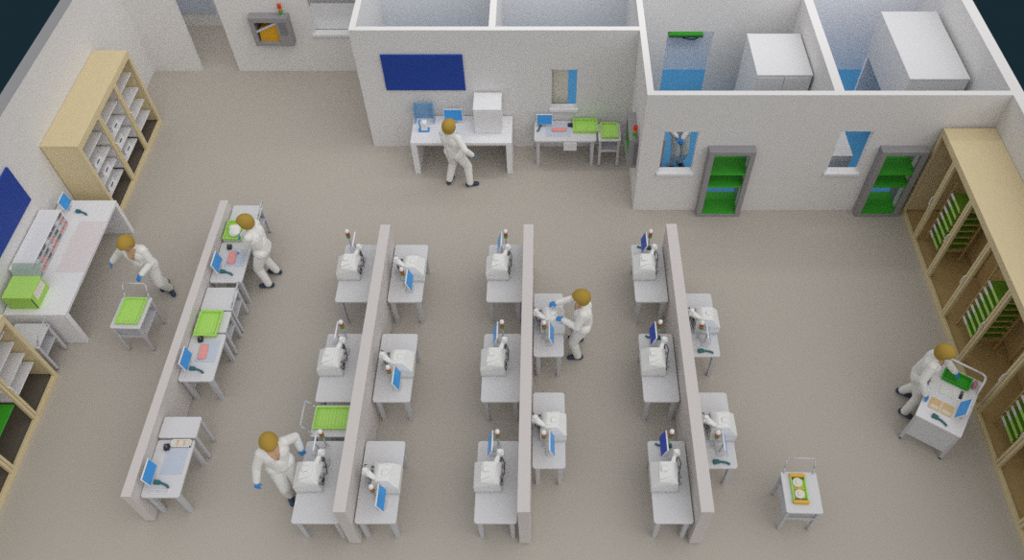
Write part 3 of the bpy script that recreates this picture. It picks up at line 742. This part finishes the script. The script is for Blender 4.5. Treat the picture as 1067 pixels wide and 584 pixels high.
    for i, (rg, p0, p1, r0, r1) in enumerate(caps):
        a = np.array(p0); b = np.array(p1); ab = b-a; L2 = max(ab@ab, 1e-9)
        tt = np.clip(((co-a)@ab)/L2, 0, 1); dd = np.linalg.norm(co-(a+tt[:,None]*ab), axis=1)-(r0+(r1-r0)*tt)
        m = dd < best; best[m] = dd[m]; reg[m] = names.index(rg); side[m] = i
    firsthand = [i for i, c in enumerate(caps) if c[0] == 'hand']; firstfoot = [i for i, c in enumerate(caps) if c[0] == 'foot']
    vs = [tuple(p.vertices) for p in bme.polygons]
    def shell(name, sel, off, m, skip=None):
        fs = [f for f in vs if any(sel[v] for v in f) and (skip is None or not any(skip[v] for v in f))]
        ids = sorted({v for f in fs for v in f}); mp = {v: k for k, v in enumerate(ids)}
        sme = bpy.data.meshes.new(name)
        pts = co[ids]+nv[ids]*off
        sme.from_pydata([tuple(p) for p in pts], [], [tuple(mp[v] for v in f) for f in fs]); sme.update()
        for p in sme.polygons: p.use_smooth = True
        sme.materials.append(m); o = bpy.data.objects.new(name, sme); COL.objects.link(o); o.parent = root; return o
    rel = co-np.array(chest+up*.02); hx = rel@np.array(R); hy = rel@np.array(fw); hz = rel@np.array(up)
    vneck = (reg == 0) & (hy > .03) & (hz > -.10) & (np.abs(hx) < .012+.36*(hz+.10))
    shell('coverall', (reg == 0) & ~vneck, .007, M['suit'], vneck)
    nh = len(firsthand)//2; nf = len(firstfoot)//2
    for ids in (firsthand[:nh], firsthand[nh:]): shell('glove', (reg == 2) & np.isin(side, ids), .0015, M['glove'])
    for ids in (firstfoot[:nf], firstfoot[nf:]): shell('shoe', (reg == 3) & np.isin(side, ids), .003, M['shoe'])
    # hair: a rounded cap with a short back, its front pulled in behind the face
    hb = bmesh.new(); bmesh.ops.create_icosphere(hb, subdivisions=4, radius=1)
    for v in hb.verts:
        p = v.co.copy(); x, y, z = p.x*.136, p.y*.160, p.z*.140
        if p.y > .30 and p.z < .42:                                   # the face opening
            f = min(1, (p.y-.30)/.2)*min(1, (.42-p.z)/.22); y = y*(1-f)+.012*f; x *= 1-.25*f
        if p.y < .2 and p.z < -.2: z -= .028*min(1, (-.2-p.z)/.5)
        w = hc+hr*x+hf*(y-.016)+hu*(z+.032)
        v.co = w
    bmesh.ops.smooth_vert(hb, verts=list(hb.verts), factor=.4, use_axis_x=True, use_axis_y=True, use_axis_z=True)
    q = MB(); q.bm.free(); q.bm = hb; q.build('hair', M['hair'], root, True)
    for s in (1,-1): MB().ball(hc+hf*.083+hr*s*.034+hu*.012, .012, 2).build('eye', M['eye'], root, True)
    mo = MB().ball(Vector((0,0,0)), .02, 2, (1,.35,.3)); mo.rot(Matrix.Translation(hc+hf*.089-hu*.062) @ Matrix((tuple(hr),tuple(hf),tuple(hu))).transposed().to_4x4()); mo.build('mouth', M['lip'], root, True)
    return root
D = math.radians
person('person in white coverall and blue gloves reaching between left bench and push cart', (-7.06, 8.93), D(-98), ((-7.62,8.93,.98),(-7.00,8.64,1.0)), ((-7.10,9.16,D(-100),0),(-6.97,9.01,D(-50),0)), bent=.14, head_down=.6)
person('person in white coverall leaning over the green tray at the leftmost partition', (-5.08, 9.28), D(172), ((-5.52,9.55,.93),(-5.46,9.22,.90)), ((-5.08,9.44,D(172),0),(-5.16,9.12,D(185),0)), bent=.10, head_down=.4)
person('person in white coverall with one arm hanging, left of the nearest machine table', (-3.93, 5.13), D(-58), ((-4.24,4.82,.84),(-3.66,5.36,.95)), ((-3.97,4.99,D(-65),0),(-3.84,5.13,D(-45),0)), lean=(.0,.07), bent=.04, head_down=.55)
person('person in white coverall striding before the white back bench, seen from behind', (-1.82, 11.78), D(62), ((-1.46,11.66,.95),(-1.84,12.2,1.02)), ((-1.56,11.75,D(12),0),(-1.99,11.84,D(70),0)), lean=(-.06,-.10), head_down=.1)
person('person in white coverall facing left at the machine right of the third partition', (.62, 7.66), D(178), ((.20,7.90,1.16),(.30,7.56,1.12)), ((.57,7.92,D(170),0),(.55,7.54,D(182),0)), bent=.04, head_down=.3)
person('person in white coverall working at the askew mobile bench on the right', (5.98, 6.68), D(-36), ((5.93,6.30,.93),(6.52,6.65,.95)), ((5.95,6.44,D(-40),0),(6.02,6.84,D(-30),0)), bent=.12, head_down=.35)
person('person in white coverall and blue gloves inside the left room, seen through its window', (2.72, 12.36), D(-80), ((2.58,12.05,1.08),(2.72,12.02,1.06)), ((2.63,12.3,D(-90),.012),(2.82,12.38,D(-70),.012)), bent=.05, head_down=.3)

# ------------------------------------------------------------------ light, world, camera
w = bpy.data.worlds.new('world'); SC.world = w; w.use_nodes = True
w.node_tree.nodes['Background'].inputs['Color'].default_value = (.0105,.0235,.034,1)
w.node_tree.nodes['Background'].inputs['Strength'].default_value = 1.0
def sun(name, rot, strength, angle, color=(1,1,1)):
    l = bpy.data.lights.new(name, 'SUN'); l.energy = strength; l.angle = math.radians(angle); l.color = color
    o = bpy.data.objects.new(name, l); COL.objects.link(o); o.rotation_euler = tuple(math.radians(a) for a in rot); o.location = (0,0,20)
    return o
sun('sky_light', (0,0,0), 1.75, 150, (1,.99,.98))
sun('key_light', (26,43,0), 1.06, 90, (1,.99,.98))
def area_fill(name, loc, sx, sy, power):
    l = bpy.data.lights.new(name, 'AREA'); l.shape = 'RECTANGLE'; l.size = sx; l.size_y = sy; l.energy = power; l.color = (1,.995,.99)
    o = bpy.data.objects.new(name, l); COL.objects.link(o); o.location = loc; o.rotation_euler = (math.radians(42),0,0)
area_fill('room_fill', (2.2, 13.1, 6.6), 12, 1.0, 135)  # added fill without a fixture, tilted to brighten the back rooms' walls

cam = bpy.data.cameras.new('camera'); co_ = bpy.data.objects.new('camera', cam); COL.objects.link(co_)
co_.location = (0,0,11.9); co_.rotation_euler = (PI/2-.92, 0, 0)
cam.sensor_fit = 'HORIZONTAL'; cam.sensor_width = 36.0; cam.lens = 836.0/1067*36
cam.shift_x = -(568.9-533.5)/1067; cam.shift_y = (301.5-292)/1067
cam.clip_end = 200
SC.camera = co_
SC.cycles.use_denoising = False      # the photograph keeps its render grain
vs = SC.view_settings; SC.display_settings.display_device = 'sRGB'
vs.view_transform = 'Standard'; vs.look = 'None'; vs.gamma = 1; vs.exposure = 0.0; vs.use_curve_mapping = False
